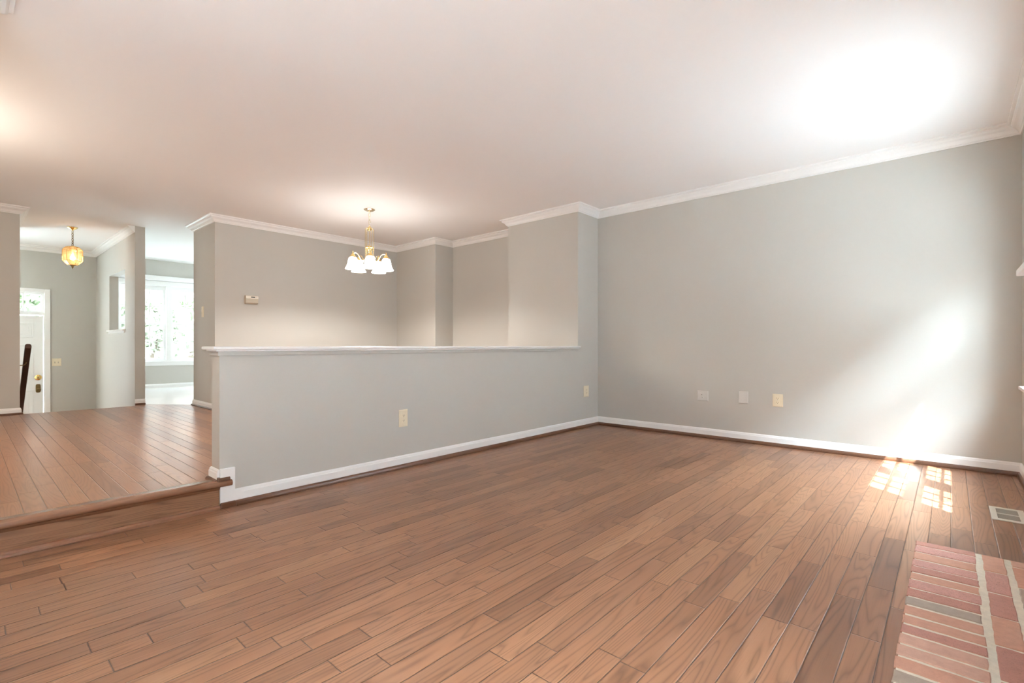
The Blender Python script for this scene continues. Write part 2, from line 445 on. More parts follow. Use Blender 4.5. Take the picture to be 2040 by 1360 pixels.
struct('wall_stair', MB().box(-9.7, XL, -2.34, YL, FOY-.1, CEIL), M_WALL)
struct('wall_hall', MB().box(XL, XH-HT, YU-.14, YU, -.1, CEIL), M_WALL)
struct('wall_entry', MB().box(XD-.14, -9.7, -2.34, -2.2, FOY-.1, CEIL), M_WALL)

# ------------------------------------------------------------------ crown mouldings
CP = .082
crown = [(0, CROWN), (.010, CROWN), (.012, CROWN+.008), (.020, CROWN+.012), (.024, CROWN+.022), (.036, CROWN+.036), (.052, CROWN+.046),
         (.062, CROWN+.056), (.064, CROWN+.066), (.074, CROWN+.070), (CP, CROWN+.074), (CP, CEIL), (0, CEIL)]
struct('trim_1', MB().sweep([(XH-HT, YU), (XH-HT, YN), (XH, YN), (XH, YS), (XF, YS), (XF, YW), (XH, YW), (XH, YP), (X3, YP), (X3, YW), (X2, YW), (X2, Y1), (XT, Y1), (XT, YT), (XT2, YT), (XT2, YT+.30)], crown), M_TRIM, smooth=False)
struct('trim_2', MB().sweep([(-9.7, YL), (XL, YL), (XL, YU), (XH-HT, YU)], crown), M_TRIM)
struct('trim_3', MB().sweep([(XC, YC), (XD, YC), (XD, -2.2)], crown), M_TRIM)

# ------------------------------------------------------------------ baseboards with dark shoe
def base_prof(z, h, lo): return [(0, z+lo), (.014, z+lo), (.014, z+h-.022), (.011, z+h-.016), (.010, z+h-.008), (.006, z+h-.002), (.004, z+h), (0, z+h)]
def shoe_prof(z, h, d=.028): return [(0, z), (d, z), (d, z+h*.35), (d*.88, z+h*.68), (d*.62, z+h*.92), (d*.45, z+h), (0, z+h)]
def base_run(name, path, z, h, sh):
    struct(name, MB().sweep(path, base_prof(z, h, sh*.6)), M_TRIM)
    struct('trim_'+str(base_run.k), MB().sweep(path, shoe_prof(z, sh)), M_SHOE); base_run.k += 1
base_run.k = 10
base_run('baseboard_north', [(XF, 3.2), (XF, YW), (XH, YW), (XH, YE+.085)], 0, .099, .034)
base_run('baseboard_south', [(XH-HT, YU+.02), (XH-HT, YN), (XH, YN)], UP, .078, .022)
struct('baseboard_west', MB().sweep([(XH, YN), (XH, YS), (-2.5, YS)], base_prof(0, .099, 0)), M_TRIM)
base_run('baseboard_half', [(XH, YE), (XH-HT, YE), (XH-HT, YP)][::1], UP, .078, .022)
base_run('baseboard_dining', [(XT, YT+.5), (XT, YT), (XT2, YT), (XT2, YT+.4)], UP, .078, .022)
base_run('baseboard_passage', [(XC+.0, YC2), (XC, YC)][::1], UP, .078, .022)
base_run('baseboard_stair', [(XL-.02, YL), (XL, YL), (XL, YU)], UP, .078, .022)
struct('baseboard_kitchen', MB().sweep([(XK, YW), (XK, YC2)], base_prof(UP, .078, 0)), M_TRIM)
# stepped white board where the half wall meets the step
zt = UP+.082
struct('trim_4', MB().prism([(YE, 0.02), (YE+.12, 0.02), (YE+.12, .099), (YE+.082, .099), (YE+.082, zt), (YE, zt)], 'x', XH, XH+.0145), M_TRIM, bev=.003)
struct('trim_5', MB().prism([(YE, 0), (YE+.086, 0), (YE+.086, .034), (YE, .034)], 'x', XH, XH+.026), M_SHOE, bev=.006)

# step: riser, nosing, foot strip
struct('trim_6', MB().box(XH-.02, XH+.004, YN, YE-.001, 0, UP-.012), M_RISER)
nose = [(XH-.075, UP+.001), (XH-.075, UP+.010), (XH-.070, UP+.013), (XH+.018, UP+.013), (XH+.028, UP+.009), (XH+.033, UP+.001), (XH+.033, UP-.010), (XH+.028, UP-.018), (XH+.018, UP-.022), (XH+.006, UP-.022), (XH+.006, UP-.001)]
nz = MB().prism(nose, 'y', YN-.02, YE-.001)
nz.prism([(a, b) for a, b in [(XH+.0005, UP+.013), (XH+.018, UP+.013), (XH+.028, UP+.009), (XH+.033, UP+.001), (XH+.033, UP-.010), (XH+.028, UP-.018), (XH+.018, UP-.022), (XH+.0005, UP-.022)]], 'y', YE-.001, YE+.062)
nz.prism([(XH+.004, UP-.022), (XH+.020, UP-.022), (XH+.012, UP-.034), (XH+.004, UP-.040)], 'y', YN, YE-.001)
struct('trim_7', nz, M_NOSE, smooth=True)
struct('trim_8', MB().prism([(XH+.004, 0), (XH+.026, 0), (XH+.024, .012), (XH+.016, .020), (XH+.004, .022)], 'y', YN, YE-.001), M_NOSE)
struct('trim_9', MB().prism([(XH+.001, UP+.013), (XH+.027, UP+.013), (XH+.025, UP+.022), (XH+.018, UP+.031), (XH+.001, UP+.034)], 'y', YE-.014, YE+.052), M_SHOE)

# half-wall cap and its apron
cp = MB()
o_ = .045
def ring(x0, x1, y0, y1, z0, z1, b): cp.box(x0, x1, y0, y1, z0, z1, b)
ring(XH-HT-o_, XH+o_, YE-o_, YP, CAPZ-.019, CAPZ, .008)
ring(XH-HT-.024, XH+.024, YE-.024, YP, CAPZ-.030, CAPZ-.019, .004)
cap = struct('trim_30', cp, M_TRIM, smooth=True)
struct('trim_31', MB().box(XH-HT-.010, XH+.010, YE-.010, YP, CAPZ-.055, CAPZ-.030), M_WALL, bev=.002)

# pass-through stool and apron, header lining
ps = MB().box(-10.09, -8.89, YC-.035, YC2+.03, 1.182, 1.202, .006)
struct('sill_passage', ps, M_TRIM, smooth=True)
struct('trim_32', MB().box(-10.06, -8.92, YC-.012, YC, 1.15, 1.182), M_TRIM)

# ------------------------------------------------------------------ windows
def sash(par, x, y0, y1, z0, z1, cols, rows, st=.042, rb=.05, rt=.042, th=.032, mw=.016, gm=None):
    """one sash in a plane normal to X with muntins and one pane"""
    f = MB()
    f.box(x, x+th, y0, y0+st, z0, z1); f.box(x, x+th, y1-st, y1, z0, z1)
    f.box(x, x+th, y0+st, y1-st, z0, z0+rb); f.box(x, x+th, y0+st, y1-st, z1-rt, z1)
    s = f.build('sash', M_TRIM, par)
    g = MB()
    for i in range(1, cols):
        y = y0+st+(y1-y0-2*st)*i/cols; g.box(x+.008, x+th-.008, y-mw/2, y+mw/2, z0+rb, z1-rt)
    for j in range(1, rows):
        z = z0+rb+(z1-rt-z0-rb)*j/rows; g.box(x+.009, x+th-.009, y0+st, y1-st, z-mw/2, z+mw/2)
    g.build('muntin', M_TRIM, s)
    MB().box(x+th/2-.002, x+th/2+.002, y0+st-.005, y1-st+.005, z0+rb-.005, z1-rt+.005).build('pane', gm or M_GLASS, s)
    return s
def unit_east(n, y0, y1, inner):
    """double window in the east wall: two double-hung units side by side"""
    w = empty('window_%d' % n, (0, 0, 0), kind='structure')
    f = MB(); xo = XF+.045
    ym = (y0+y1)/2
    f.box(XF+.02, XF+.14, y0, y0+.02, W_Z0, W_Z1); f.box(XF+.02, XF+.14, y1-.02, y1, W_Z0, W_Z1)
    f.box(XF+.02, XF+.14, y0, y1, W_Z1-.02, W_Z1); f.box(XF+.02, XF+.14, y0, y1, W_Z0, W_Z0+.02)
    f.box(XF+.02, XF+.14, ym-.065, ym+.065, W_Z0+.02, W_Z1-.02)
    f.build('frame', M_TRIM, w)
    c = MB()
    c.box(XF-.018, XF, y0-.075, y0, W_Z0-.02, W_Z1+.085); c.box(XF-.018, XF, y1, y1+.075, W_Z0-.02, W_Z1+.085)
    c.box(XF-.018, XF, y0, y1, W_Z1, W_Z1+.085); c.box(XF-.015, XF, y0-.06, y1+.06, W_Z0-.10, W_Z0-.03)
    c.build('casing', M_TRIM, w, bev=.003)
    MB().box(XF-.045, XF+.03, y0-.10, y1+.10, W_Z0-.03, W_Z0-.005, .006).build('stool', M_TRIM, w, smooth=True)
    for a, b in ((y0+.02, ym-.065), (ym+.065, y1-.02)):
        sash(w, xo, a, b, W_Z0+.02, 1.30, 3, 2, st=.035, rb=.07, rt=.095)
        sash(w, xo+.036, a, b, 1.30, W_Z1-.02, 3, 2, st=.035, rb=.10, rt=.065)
    return w
unit_east(1, 3.34, 4.735, True)
# unseen sliding glass door beside the camera, added to light the room
w2 = empty('window_2', kind='structure')
f = MB()
f.box(XF+.03, XF+.13, -1.7, -1.64, 0, 2.05); f.box(XF+.03, XF+.13, .09, .15, 0, 2.05); f.box(XF+.03, XF+.13, -1.64, .09, 1.99, 2.05)
f.box(XF+.03, XF+.13, -.82, -.74, .04, 1.99); f.box(XF+.03, XF+.13, -1.64, .09, 0, .04)
f.build('frame', M_TRIM, w2)
MB().box(XF+.075, XF+.08, -1.64, -.82, .04, 1.99).build('pane', M_GLASS, w2)
MB().box(XF+.075, XF+.08, -.74, .09, .04, 1.99).build('pane', M_GLASS, w2)

# kitchen double window
w3 = empty('window_3', kind='structure')
f = MB()
f.box(XK-.14, XK, 1.90, 1.93, .66, 2.14); f.box(XK-.14, XK, 3.47, 3.50, .66, 2.14)
f.box(XK-.14, XK, 1.93, 3.47, 2.11, 2.14); f.box(XK-.14, XK, 1.93, 3.47, .66, .69)
f.box(XK-.14, XK+.012, 2.655, 2.735, .69, 2.11)
f.build('frame', M_TRIM, w3)
c = MB()
c.box(XK, XK+.02, 1.80, 1.91, .60, 2.20); c.box(XK, XK+.02, 3.49, 3.60, .60, 2.20)
c.box(XK, XK+.02, 1.91, 3.49, 2.12, 2.20); c.box(XK, XK+.02, 1.85, 3.55, .575, .64)
c.build('casing', M_TRIM, w3, bev=.003)
MB().box(XK, XK+.11, 1.76, 3.64, 2.205, 2.29, .006).build('head_cornice', M_TRIM, w3, smooth=True)
MB().box(XK-.02, XK+.05, 1.80, 3.60, .64, .662, .006).build('stool', M_TRIM, w3, smooth=True)
for a, b in ((1.93, 2.655), (2.735, 3.47)):
    sash(w3, XK-.075, a, b, .69, 1.395, 3, 2, st=.04, rb=.03, rt=.03, mw=.015, gm=M_DIMGLASS)
    sash(w3, XK-.112, a, b, 1.385, 2.11, 3, 2, st=.04, rb=.03, rt=.085, mw=.015, gm=M_DIMGLASS)

# unseen side window, added to keep the kitchen bright
w4 = empty('window_4', kind='structure')
f = MB()
f.box(-10.2, -10.15, YW+.03, YW+.12, 1.1, 2.35); f.box(-9.25, -9.2, YW+.03, YW+.12, 1.1, 2.35); f.box(-10.15, -9.25, YW+.03, YW+.12, 1.1, 1.15)
f.box(-10.15, -9.25, YW+.03, YW+.12, 2.30, 2.35); f.box(-9.73, -9.67, YW+.03, YW+.12, 1.15, 2.30)
f.build('frame', M_TRIM, w4)
MB().box(-10.15, -9.73, YW+.072, YW+.077, 1.15, 2.30).build('pane', M_GLASS, w4)
MB().box(-9.67, -9.25, YW+.072, YW+.077, 1.15, 2.30).build('pane', M_GLASS, w4)

# ------------------------------------------------------------------ entry door with transom
dr = empty('door_1', (XD, .4625, FOY), kind='structure')
leaf = MB()
lx0, lx1 = -.095, -.055
leaf.box(lx0, lx1, -.4225, .4525, .01, 2.02)
for (ya, yb) in ((-.335, -.045), (.045, .335)):
    for (za, zb) in ((.22, .80), (.98, 1.55), (1.66, 1.90)):
        for a in ((ya, yb, za, za+.022), (ya, yb, zb-.022, zb), (ya, ya+.022, za+.022, zb-.022), (yb-.022, yb, za+.022, zb-.022)):
            leaf.box(lx1, lx1+.007, *a)
        leaf.box(lx1, lx1+.006, ya+.055, yb-.055, za+.055, zb-.055)
leaf.build('door_leaf', M_DOOR, dr, bev=.003)
cs = MB()
H_ = 1.84-FOY
for y0, y1 in ((-.54, -.4625+.0), (.4625, .5325)): cs.box(0, .02, y0, y1, 0, H_+.055)
cs.box(0, .02, -.4625, .4625, H_, H_+.055)
cs.build('casing', M_TRIM, dr, bev=.004)
jb = MB()
jb.box(-.14, 0, -.4625, -.4325, 0, H_); jb.box(-.14, 0, .4575, .4625, 0, H_)
jb.box(-.14, .012, -.4325, .4575, 2.035, 2.075); jb.box(-.14, 0, -.4325, .4575, H_-.012, H_)
jb.build('jamb', M_TRIM, dr)
tr = MB()
tr.box(-.09, -.05, -.4325, -.40, 2.075, H_-.012); tr.box(-.09, -.05, .425, .4575, 2.075, H_-.012)
tr.box(-.09, -.05, -.40, .425, 2.075, 2.10); tr.box(-.09, -.05, -.40, .425, H_-.035, H_-.012)
for y in (-.07, .215): tr.box(-.085, -.055, y-.008, y+.008, 2.10, H_-.035)
tr.build('transom_sash', M_TRIM, dr)
MB().box(-.072, -.068, -.40, .425, 2.10, H_-.035).build('pane', M_DIMGLASS, dr)
kb = MB().lathe([(.0, 0), (.045, .0), (.045, .006), (.036, .012), (.022, .014), (.020, .022), (.014, .028), (0, .029)], 28, (lx1, .39, 1.005), 'x', caps=False)
kb.build('deadbolt', M_BRASS, dr, smooth=True)
pl = MB()
pts = []
for k in range(32):
    a = 2*PI*k/32; cx, cy = math.cos(a), math.sin(a)
    pts.append((.39+.030*math.copysign(abs(cx)**.45, cx), .825+.070*math.copysign(abs(cy)**.45, cy)))
pl.prism(pts, 'x', lx1, lx1+.012)
hd = pl.build('lock_plate', M_DARKBR, dr, bev=.003)
MB().lathe([(0, .012), (.014, .012), (.012, .035), (.026, .045), (.030, .058), (.022, .068), (0, .070)], 24, (lx1, .39, .80), 'x', caps=False).build('door_knob', M_DARKBR, hd, smooth=True)
MB().box(lx1, lx1+.004, .4535, .4565, .02, 2.03).build('door_gap_shade', M_SLOT, dr)  # dark strip standing in for shade between leaf and jamb
sl = empty('window_5', (XD, 0, 0), kind='structure')
f = MB()
for a in ((-1.75, -1.71, FOY+.35, 1.84), (-.29, -.25, FOY+.35, 1.84), (-1.71, -.29, FOY+.35, FOY+.40), (-1.71, -.29, 1.79, 1.84), (-1.02, -.98, FOY+.40, 1.79)): f.box(-.10, -.02, *a)
f.build('frame', M_TRIM, sl); MB().box(-.062, -.058, -1.71, -.29, FOY+.40, 1.79).build('pane', M_GLASS, sl)

# ------------------------------------------------------------------ chandelier
def chandelier():
    r = empty('chandelier', (-5.205, 3.265, CEIL))
    tag(r, 'brass chandelier with five lit white bell glass shades hanging over the dining area', 'chandelier')
    MB().lathe([(.0, 0), (.064, 0), (.066, -.006), (.060, -.012), (.046, -.020), (.026, -.026), (.012, -.030), (.010, -.040), (0, -.042)], 36, caps=False).build('canopy', M_CHAMP, r, smooth=True)
    ch = MB()
    z = -.050
    for i in range(4):
        a = i*PI/2+.5; q = []
        for k in range(14):
            th = 2*PI*k/14; q.append((math.cos(a)*.012*math.cos(th), math.sin(a)*.012*math.cos(th), z-.020+.026*math.sin(th)))
        ch.tube(q, .0028, 6, True); z -= .040
    q = [(.020*math.cos(2*PI*k/18), .004, z-.006+.022*math.sin(2*PI*k/18)) for k in range(18)]
    ch.tube(q, .003, 6, True)
    ch.build('chain', M_CHAMP, r, smooth=True)
    # hub at top of the cage
    MB().lathe([(0, -.205), (.008, -.206), (.010, -.214), (.024, -.220), (.028, -.232), (.026, -.244), (.016, -.254), (.008, -.262), (0, -.270)], 28, caps=False).build('top_hub', M_BRASS, r, smooth=True)
    MB().lathe([(0, -.405), (.006, -.410), (.010, -.424), (.005, -.432), (.020, -.440), (.026, -.452), (.052, -.458), (.054, -.466), (.030, -.474), (.026, -.490), (.014, -.500), (.018, -.512), (.010, -.524), (.012, -.534), (.004, -.552), (0, -.556)], 30, caps=False).build('centre_finial', M_BRASS, r, smooth=True)
    d0 = YAW+PI/2       # direction away from the camera
    R = .200
    a0 = None
    for i in range(5):
        a = d0 - math.radians(17+72*i)
        c, s_ = math.cos(a), math.sin(a)
        def P(rad, z): return (c*rad, s_*rad, z)
        rod = MB().tube(bez(P(.016, -.236), P(.040, -.226), P(.050, -.236), P(.050, -.275), 8)+[P(.050, -.36), P(.050, -.46), P(.050, -.55)]
                        + bez(P(.050, -.57), P(.052, -.625), P(.085, -.640), P(.105, -.610), 10)
                        + bez(P(.112, -.596), P(.130, -.560), P(.158, -.520), P(R-.006, -.548), 12)[0:]
                        + [P(R, -.565)], .0062, 10)
        rod.build('arm', M_CHAMP, r, smooth=True)
        h = MB().lathe([(0, -.520), (.004, -.522), (.006, -.532), (.004, -.540), (.012, -.552), (.020, -.566), (.028, -.578), (.036, -.590), (.038, -.598), (.030, -.600), (0, -.600)], 24, P(R, 0), caps=False).build('shade_holder', M_BRASS, r, smooth=True)
        sh = MB()
        prof = [(.034, -.598), (.041, -.604), (.047, -.620), (.052, -.645), (.058, -.675), (.067, -.703), (.078, -.724), (.085, -.734)]
        seg = 48; rings = []
        for rad, z in prof:
            rings.append([sh.bm.verts.new((P(R, 0)[0]+math.cos(2*PI*k/seg)*rad*(1+.02*(rad/.1)**3*math.cos(12*2*PI*k/seg)), P(R, 0)[1]+math.sin(2*PI*k/seg)*rad*(1+.02*(rad/.1)**3*math.cos(12*2*PI*k/seg)), z)) for k in range(seg)])
        for A, B in zip(rings, rings[1:]):
            for k in range(seg): sh.bm.faces.new((A[k], A[(k+1) % seg], B[(k+1) % seg], B[k]))
        so = sh.build('shade', M_SHADE, r, smooth=True)
        sm = so.modifiers.new('thickness', 'SOLIDIFY'); sm.thickness = .003
        MB().lathe([(0, -.640), (.014, -.645), (.024, -.665), (.026, -.680), (.018, -.698), (0, -.706)], 16, P(R, 0), caps=False).build('bulb', M_SHADE, so, smooth=True)
    ld = bpy.data.lights.new('chandelier_light', 'SPOT'); ld.spot_size = math.radians(168); ld.spot_blend = .35; lo = bpy.data.objects.new('chandelier_light', ld); COL.objects.link(lo)
    ld.energy = CHAND_W; ld.shadow_soft_size = .12; ld.color = (1, .97, .91); lo.parent = r; lo.location = (0, 0, -.80)
    return r
CHAND_W = 74.0
chandelier()

# ------------------------------------------------------------------ foyer lantern
def lantern():
    r = empty('pendant_lantern', (-9.06, 1.03, CEIL))
    tag(r, 'amber glass pendant lantern hanging on a brass chain in the foyer', 'lantern')
    MB().lathe([(0, 0), (.056, 0), (.058, -.006), (.052, -.010), (.040, -.022), (.020, -.032), (.012, -.040), (0, -.044)], 36, caps=False).build('canopy', M_BRASS, r, smooth=True)
    ch = MB(); z = -.046
    for i in range(6):
        a = i*PI/2+.6
        ch.tube([(math.cos(a)*.011*math.cos(2*PI*k/14), math.sin(a)*.011*math.cos(2*PI*k/14), z-.018+.023*math.sin(2*PI*k/14)) for k in range(14)], .0032, 6, True); z -= .036
    ch.build('chain', M_DARKBR, r, smooth=True)
    n = 6; ph = .35
    def hexring(rad, z): return [(math.cos(2*PI*k/n+ph)*rad, math.sin(2*PI*k/n+ph)*rad, z) for k in range(n)]
    levels = [(.066, -.272), (.102, -.308), (.107, -.322), (.107, -.452), (.102, -.468), (.052, -.522)]
    # brass frame along every edge
    fr = MB()
    rg = [hexring(*l) for l in levels]
    for k in range(n): fr.tube([rg[0][k], rg[1][k], rg[2][k], rg[3][k], rg[4][k], rg[5][k]], .0034, 6)
    for i in (0, 1, 4, 5): fr.tube(rg[i], .0034, 6, True)
    fr.lathe([(0, -.250), (.010, -.252), (.018, -.258), (.054, -.268), (.068, -.272), (.068, -.276), (0, -.274)], 6, caps=False, phase=ph)
    fr.build('frame', M_BRASS, r)
    for k in range(n):
        g = MB(); k2 = (k+1) % n
        for i in range(5):
            g.bm.faces.new([g.bm.verts.new(Vector(q)*.985+Vector((0, 0, -.006))) for q in (rg[i][k], rg[i][k2], rg[i+1][k2], rg[i+1][k])])
        g.build('glass_panel', M_AMBER, r)
    MB().lathe([(0, -.515), (.052, -.521), (.026, -.532), (.012, -.540), (.014, -.552), (.006, -.562), (.002, -.580), (0, -.582)], 20, caps=False).build('finial', M_DARKBR, r, smooth=True)
    MB().lathe([(.010, -.275), (.012, -.36), (.012, -.375), (.0, -.376)], 14, caps=False).build('socket', M_CREAM, r, smooth=True)
    MB().lathe([(0, -.374), (.012, -.378), (.016, -.392), (.026, -.415), (.028, -.432), (.020, -.450), (0, -.458)], 18, caps=False).build('bulb', M_BULB, r, smooth=True)
    ld = bpy.data.lights.new('lantern_light', 'POINT'); lo = bpy.data.objects.new('lantern_light', ld); COL.objects.link(lo)
    ld.energy = 1.6; ld.shadow_soft_size = .03; ld.color = (1, .64, .42); lo.parent = r; lo.location = (.05, 0, -.41)
lantern()

# made-up fill lamp hung out of view to brighten the hall and ceiling
r = empty('hall_fill_lamp', (-5.2, -.62, CEIL))
MB().lathe([(0, 0), (.07, 0), (.068, -.012), (.02, -.03), (.008, -.04), (.008, -.33), (0, -.33)], 28, caps=False).build('stem', M_BRASS, r, smooth=True)
MB().lathe([(.0, -.345), (.06, -.34), (.13, -.31), (.18, -.265), (.186, -.262), (.14, -.315), (.065, -.348), (0, -.355)], 40, caps=False).build('glass_bowl', emit('hall_fill_glass', (1, .9, .78), 14.0), r, smooth=True)
ld = bpy.data.lights.new('hall_fill_light', 'POINT'); lo = bpy.data.objects.new('hall_fill_light', ld); COL.objects.link(lo)
ld.energy = 52.0; ld.shadow_soft_size = .12; ld.color = (1, .90, .78); lo.parent = r; lo.location = (0, 0, -.42)
tag(r, 'added unseen fill lamp, an uplight bowl on a brass stem in the hall', 'ceiling lamp')

# ------------------------------------------------------------------ wall plates (built facing -Y, centred on the plate)
ON_X = PI/2     # mounted on a wall that faces +X
def plate(par, w, h, m, d=.006):
    b = MB()
    b.prism([(-w/2, -h/2), (w/2, -h/2), (w/2, h/2), (-w/2, h/2)], 'y', 0, -d*.45)
    # pillowed front
    k = .007
    A = [(-w/2, -h/2), (w/2, -h/2), (w/2, h/2), (-w/2, h/2)]; B = [(-w/2+k, -h/2+k), (w/2-k, -h/2+k), (w/2-k, h/2-k), (-w/2+k, h/2-k)]
    va = [b.bm.verts.new((q[0], -d*.45, q[1])) for q in A]; vb = [b.bm.verts.new((q[0], -d, q[1])) for q in B]
    for i in range(4): b.bm.faces.new((va[i], va[(i+1) % 4], vb[(i+1) % 4], vb[i]))
    b.bm.faces.new(vb)
    return b.build('plate', m, par)
def receptacle(par, zc, m):
    b = MB(); pts = []
    for k in range(28):
        a = 2*PI*k/28; x, z = .0172*math.cos(a), .0172*math.sin(a)
        pts.append((max(-.0165, min(.0165, x)), zc+max(-.0140, min(.0140, z))))
    b.prism(pts, 'y', -.005, -.0085)
    o = b.build('receptacle', m, par)
    s = MB(); s.box(-.0078, -.0052, -.0090, -.0080, zc-.001, zc+.0085); s.box(.0052, .0078, -.0090, -.0080, zc-.001, zc+.0075)
    s.lathe([(0, .0080), (.0028, .0080), (.0028, .0090), (0, .0090)], 10, (0, 0, zc-.0075), 'y', caps=False)
    s.build('slots', M_SLOT, o)
def screw(par, x, z, m=None):
    MB().lathe([(0, .0055), (.0032, .0055), (.0030, .0072), (0, .0075)], 12, (x, 0, z), 'y', caps=False).build('screw', m or M_STEEL, par, smooth=True)
def outlet(loc, rz, w, h, label):
    r = empty('wall_outlet', loc, rz); plate(r, w, h, M_IVORY)
    receptacle(r, .0195, M_IVORYD); receptacle(r, -.0195, M_IVORYD); screw(r, 0, 0)
    tag(r, label, 'outlet', 'ivory power outlets')
outlet((XH, 2.321, .390), ON_X, .082, .134, 'ivory duplex power outlet low on the half wall above its baseboard')
outlet((XH, 4.925, .421), ON_X, .108, .132, 'small faint ivory outlet on the narrow post wall beside the room corner')
outlet((-1.231, YW, .438), 0, .090, .122, 'ivory duplex power outlet on the long window-lit wall beside a blank white plate')
# cable plate
r = empty('cable_plate', (-1.942, YW, .435), 0); plate(r, .116, .110, M_WHITEP)
for dx, z in ((-.006, .013), (.0, -.014)):
    q = MB().lathe([(0, .006), (.0095, .006), (.0095, .009), (.0055, .010), (.0055, .017), (0, .017)], 18, (dx, 0, z), 'y', caps=False).build('cable_jack', M_WHITEP, r, smooth=True)
    MB().lathe([(0, .0172), (.0035, .0172), (.0035, .0176), (0, .0176)], 12, (dx, 0, z), 'y', caps=False).build('jack_hole', M_SLOT, q)
for x in (-.025, .025):
    for z in (-.042, .042): screw(r, x, z, M_STEEL)
tag(r, 'square white cable plate with two coaxial jacks on the long wall', 'wall plate')
r = empty('blank_plate', (-1.540, YW, .445), 0); plate(r, .090, .122, M_WHITEP, .009)
MB().box(-.024, .024, -.0105, -.008, -.044, .044, .0008).build('cover_insert', M_WHITEP, r)
tag(r, 'blank white wall plate between the cable plate and an ivory outlet', 'wall plate')
# single rocker-style switch on the end of the dining wall
r = empty('light_switch', (-7.34, YT, 1.405), 0); plate(r, .082, .140, M_IVORY)
MB().box(-.006, .006, -.0085, -.005, -.0125, .0125).build('toggle_slot', M_IVORYD, r)
MB().prism([(-.0062, .001), (-.0085, .001), (-.0200, .011), (-.0195, .014), (-.0062, .009)], 'x', -.0042, .0042).build('toggle', M_CREAM, r)
for z in (.03, -.03): screw(r, 0, z, M_IVORY)
tag(r, 'single ivory toggle light switch on the shaded end of the dining wall', 'light switch')
r = empty('double_light_switch', (XD, 1.072, .682), ON_X); plate(r, .116, .128, M_IVORY)
for x in (-.022, .022):
    MB().box(x-.007, x+.007, -.0085, -.005, -.016, .010).build('toggle_slot', M_TAN, r)
    MB().prism([(-.0062, -.001), (-.0085, -.001), (-.0200, -.012), (-.0195, -.015), (-.0062, -.009)], 'x', x-.0046, x+.0046).build('toggle', M_TAN, r)
    for z in (.03, -.03): screw(r, x, z, M_IVORY)
tag(r, 'double ivory toggle light switch on the foyer wall beside the front door', 'light switch')

# ------------------------------------------------------------------ thermostat
r = empty('thermostat', (XT, 2.545, 1.562), ON_X)
MB().prism([(-.0, -.052), (-.034, -.052), (-.046, -.040), (-.046, .018), (-.040, .046), (-.030, .052), (0, .052)], 'x', -.076, .076).build('body', M_TAN, r, bev=.003)
MB().prism([(-.0455, .014), (-.049, .016), (-.0425, .049), (-.038, .049)], 'x', -.0765, .0765).build('top_panel', M_CREAM, r)
dp = MB(); dp.prism([(-.0462, .026), (-.0482, .026), (-.0455, .041), (-.043, .041)], 'x', -.015, .036); dp.build('display', M_LCD, r)
bt = MB()
for x in (.050, .062): bt.box(x-.004, x+.004, -.0475, -.040, .026, .038)
bt.build('buttons', M_WHITEP, r)
MB().box(-.078, .078, -.010, 0, -.056, .056, .002).build('back_plate', M_TAN, r)
tag(r, 'tan thermostat with a cream top strip and dark display on the dining wall', 'thermostat')

# ------------------------------------------------------------------ floor register
r = empty('floor_register', (.2405, 3.945, 0))
f = MB()
for a in ((-.0715, .0715, -.145, -.118), (-.0715, .0715, .118, .145), (-.0715, -.045, -.118, .118), (.045, .0715, -.118, .118)): f.box(*a, 0, .006)
f.build('frame', M_VENT, r, bev=.002)
MB().box(-.047, .047, -.120, .120, .0005, .0015).build('duct_shade', M_DUCT_SHADE, r)  # dark sheet in place of the shade down the duct
for k in range(17):
    y = -.110+.22*k/16
    MB().prism([(y-.0012, .0016), (y+.0012, .0016), (y+.0016, .0042), (y-.0002, .0042)], 'x', -.045, .045).build('louvre', M_LOUVRE, r)
b = MB().box(-.045, .045, -.004, .004, .0016, .0056); b.build('crossbar', M_VENT, r)
tag(r, 'tan metal floor register set in the oak boards near the brick hearth', 'floor vent')

# ------------------------------------------------------------------ brick hearth
h = MB(); rnd = random.Random(11)
h.mi = 5; h.box(-.122, XF-.002, .90, 3.112, -.02, .0035)
def brick(x0, x1, y0, y1, mi=None):
    if x1-x0 < .01 or y1-y0 < .01: return
    h.mi = rnd.choice([0, 0, 1, 2, 2, 3, 4]) if mi is None else mi
    z = .0062+rnd.uniform(-.0012, .0012)
    n0 = len(h.bm.faces)
    j = [rnd.uniform(-.0022, .0022) for _ in range(8)]
    nx, ny = 7 if x1-x0 > y1-y0 else 2, 2 if x1-x0 > y1-y0 else 7
    # gently ragged top outline
    pts = []
    for i in range(nx): pts.append((x0+(x1-x0)*i/nx, y0+rnd.uniform(-.0018, .0018)))
    for i in range(ny): pts.append((x1+rnd.uniform(-.0018, .0018), y0+(y1-y0)*i/ny))
    for i in range(nx): pts.append((x1-(x1-x0)*i/nx, y1+rnd.uniform(-.0018, .0018)))
    for i in range(ny): pts.append((x0+rnd.uniform(-.0018, .0018), y1-(y1-y0)*i/ny))
    cx, cy = (x0+x1)/2, (y0+y1)/2
    A = [h.bm.verts.new((p[0], p[1], 0)) for p in pts]
    B = [h.bm.verts.new((p[0], p[1], z-.0022)) for p in pts]
    Cc = [h.bm.verts.new((p[0]+(cx-p[0])*.0 + (.003 if p[0] < cx else -.003), p[1]+(.003 if p[1] < cy else -.003), z)) for p in pts]
    n = len(pts)
    for i in range(n):
        k = (i+1) % n
        for P_, Q_ in ((A, B), (B, Cc)):
            h.bm.faces.new((P_[i], P_[k], Q_[k], Q_[i])).material_index = h.mi
    h.bm.faces.new(Cc).material_index = h.mi
ys = [3.118, 3.045, 2.945, 2.845, 2.752, 2.672, 2.590, 2.492, 2.404, 2.322, 2.236, 2.158, 2.084, 2.003, 1.922, 1.838]
while ys[-1] > .95: ys.append(ys[-1]-.084)
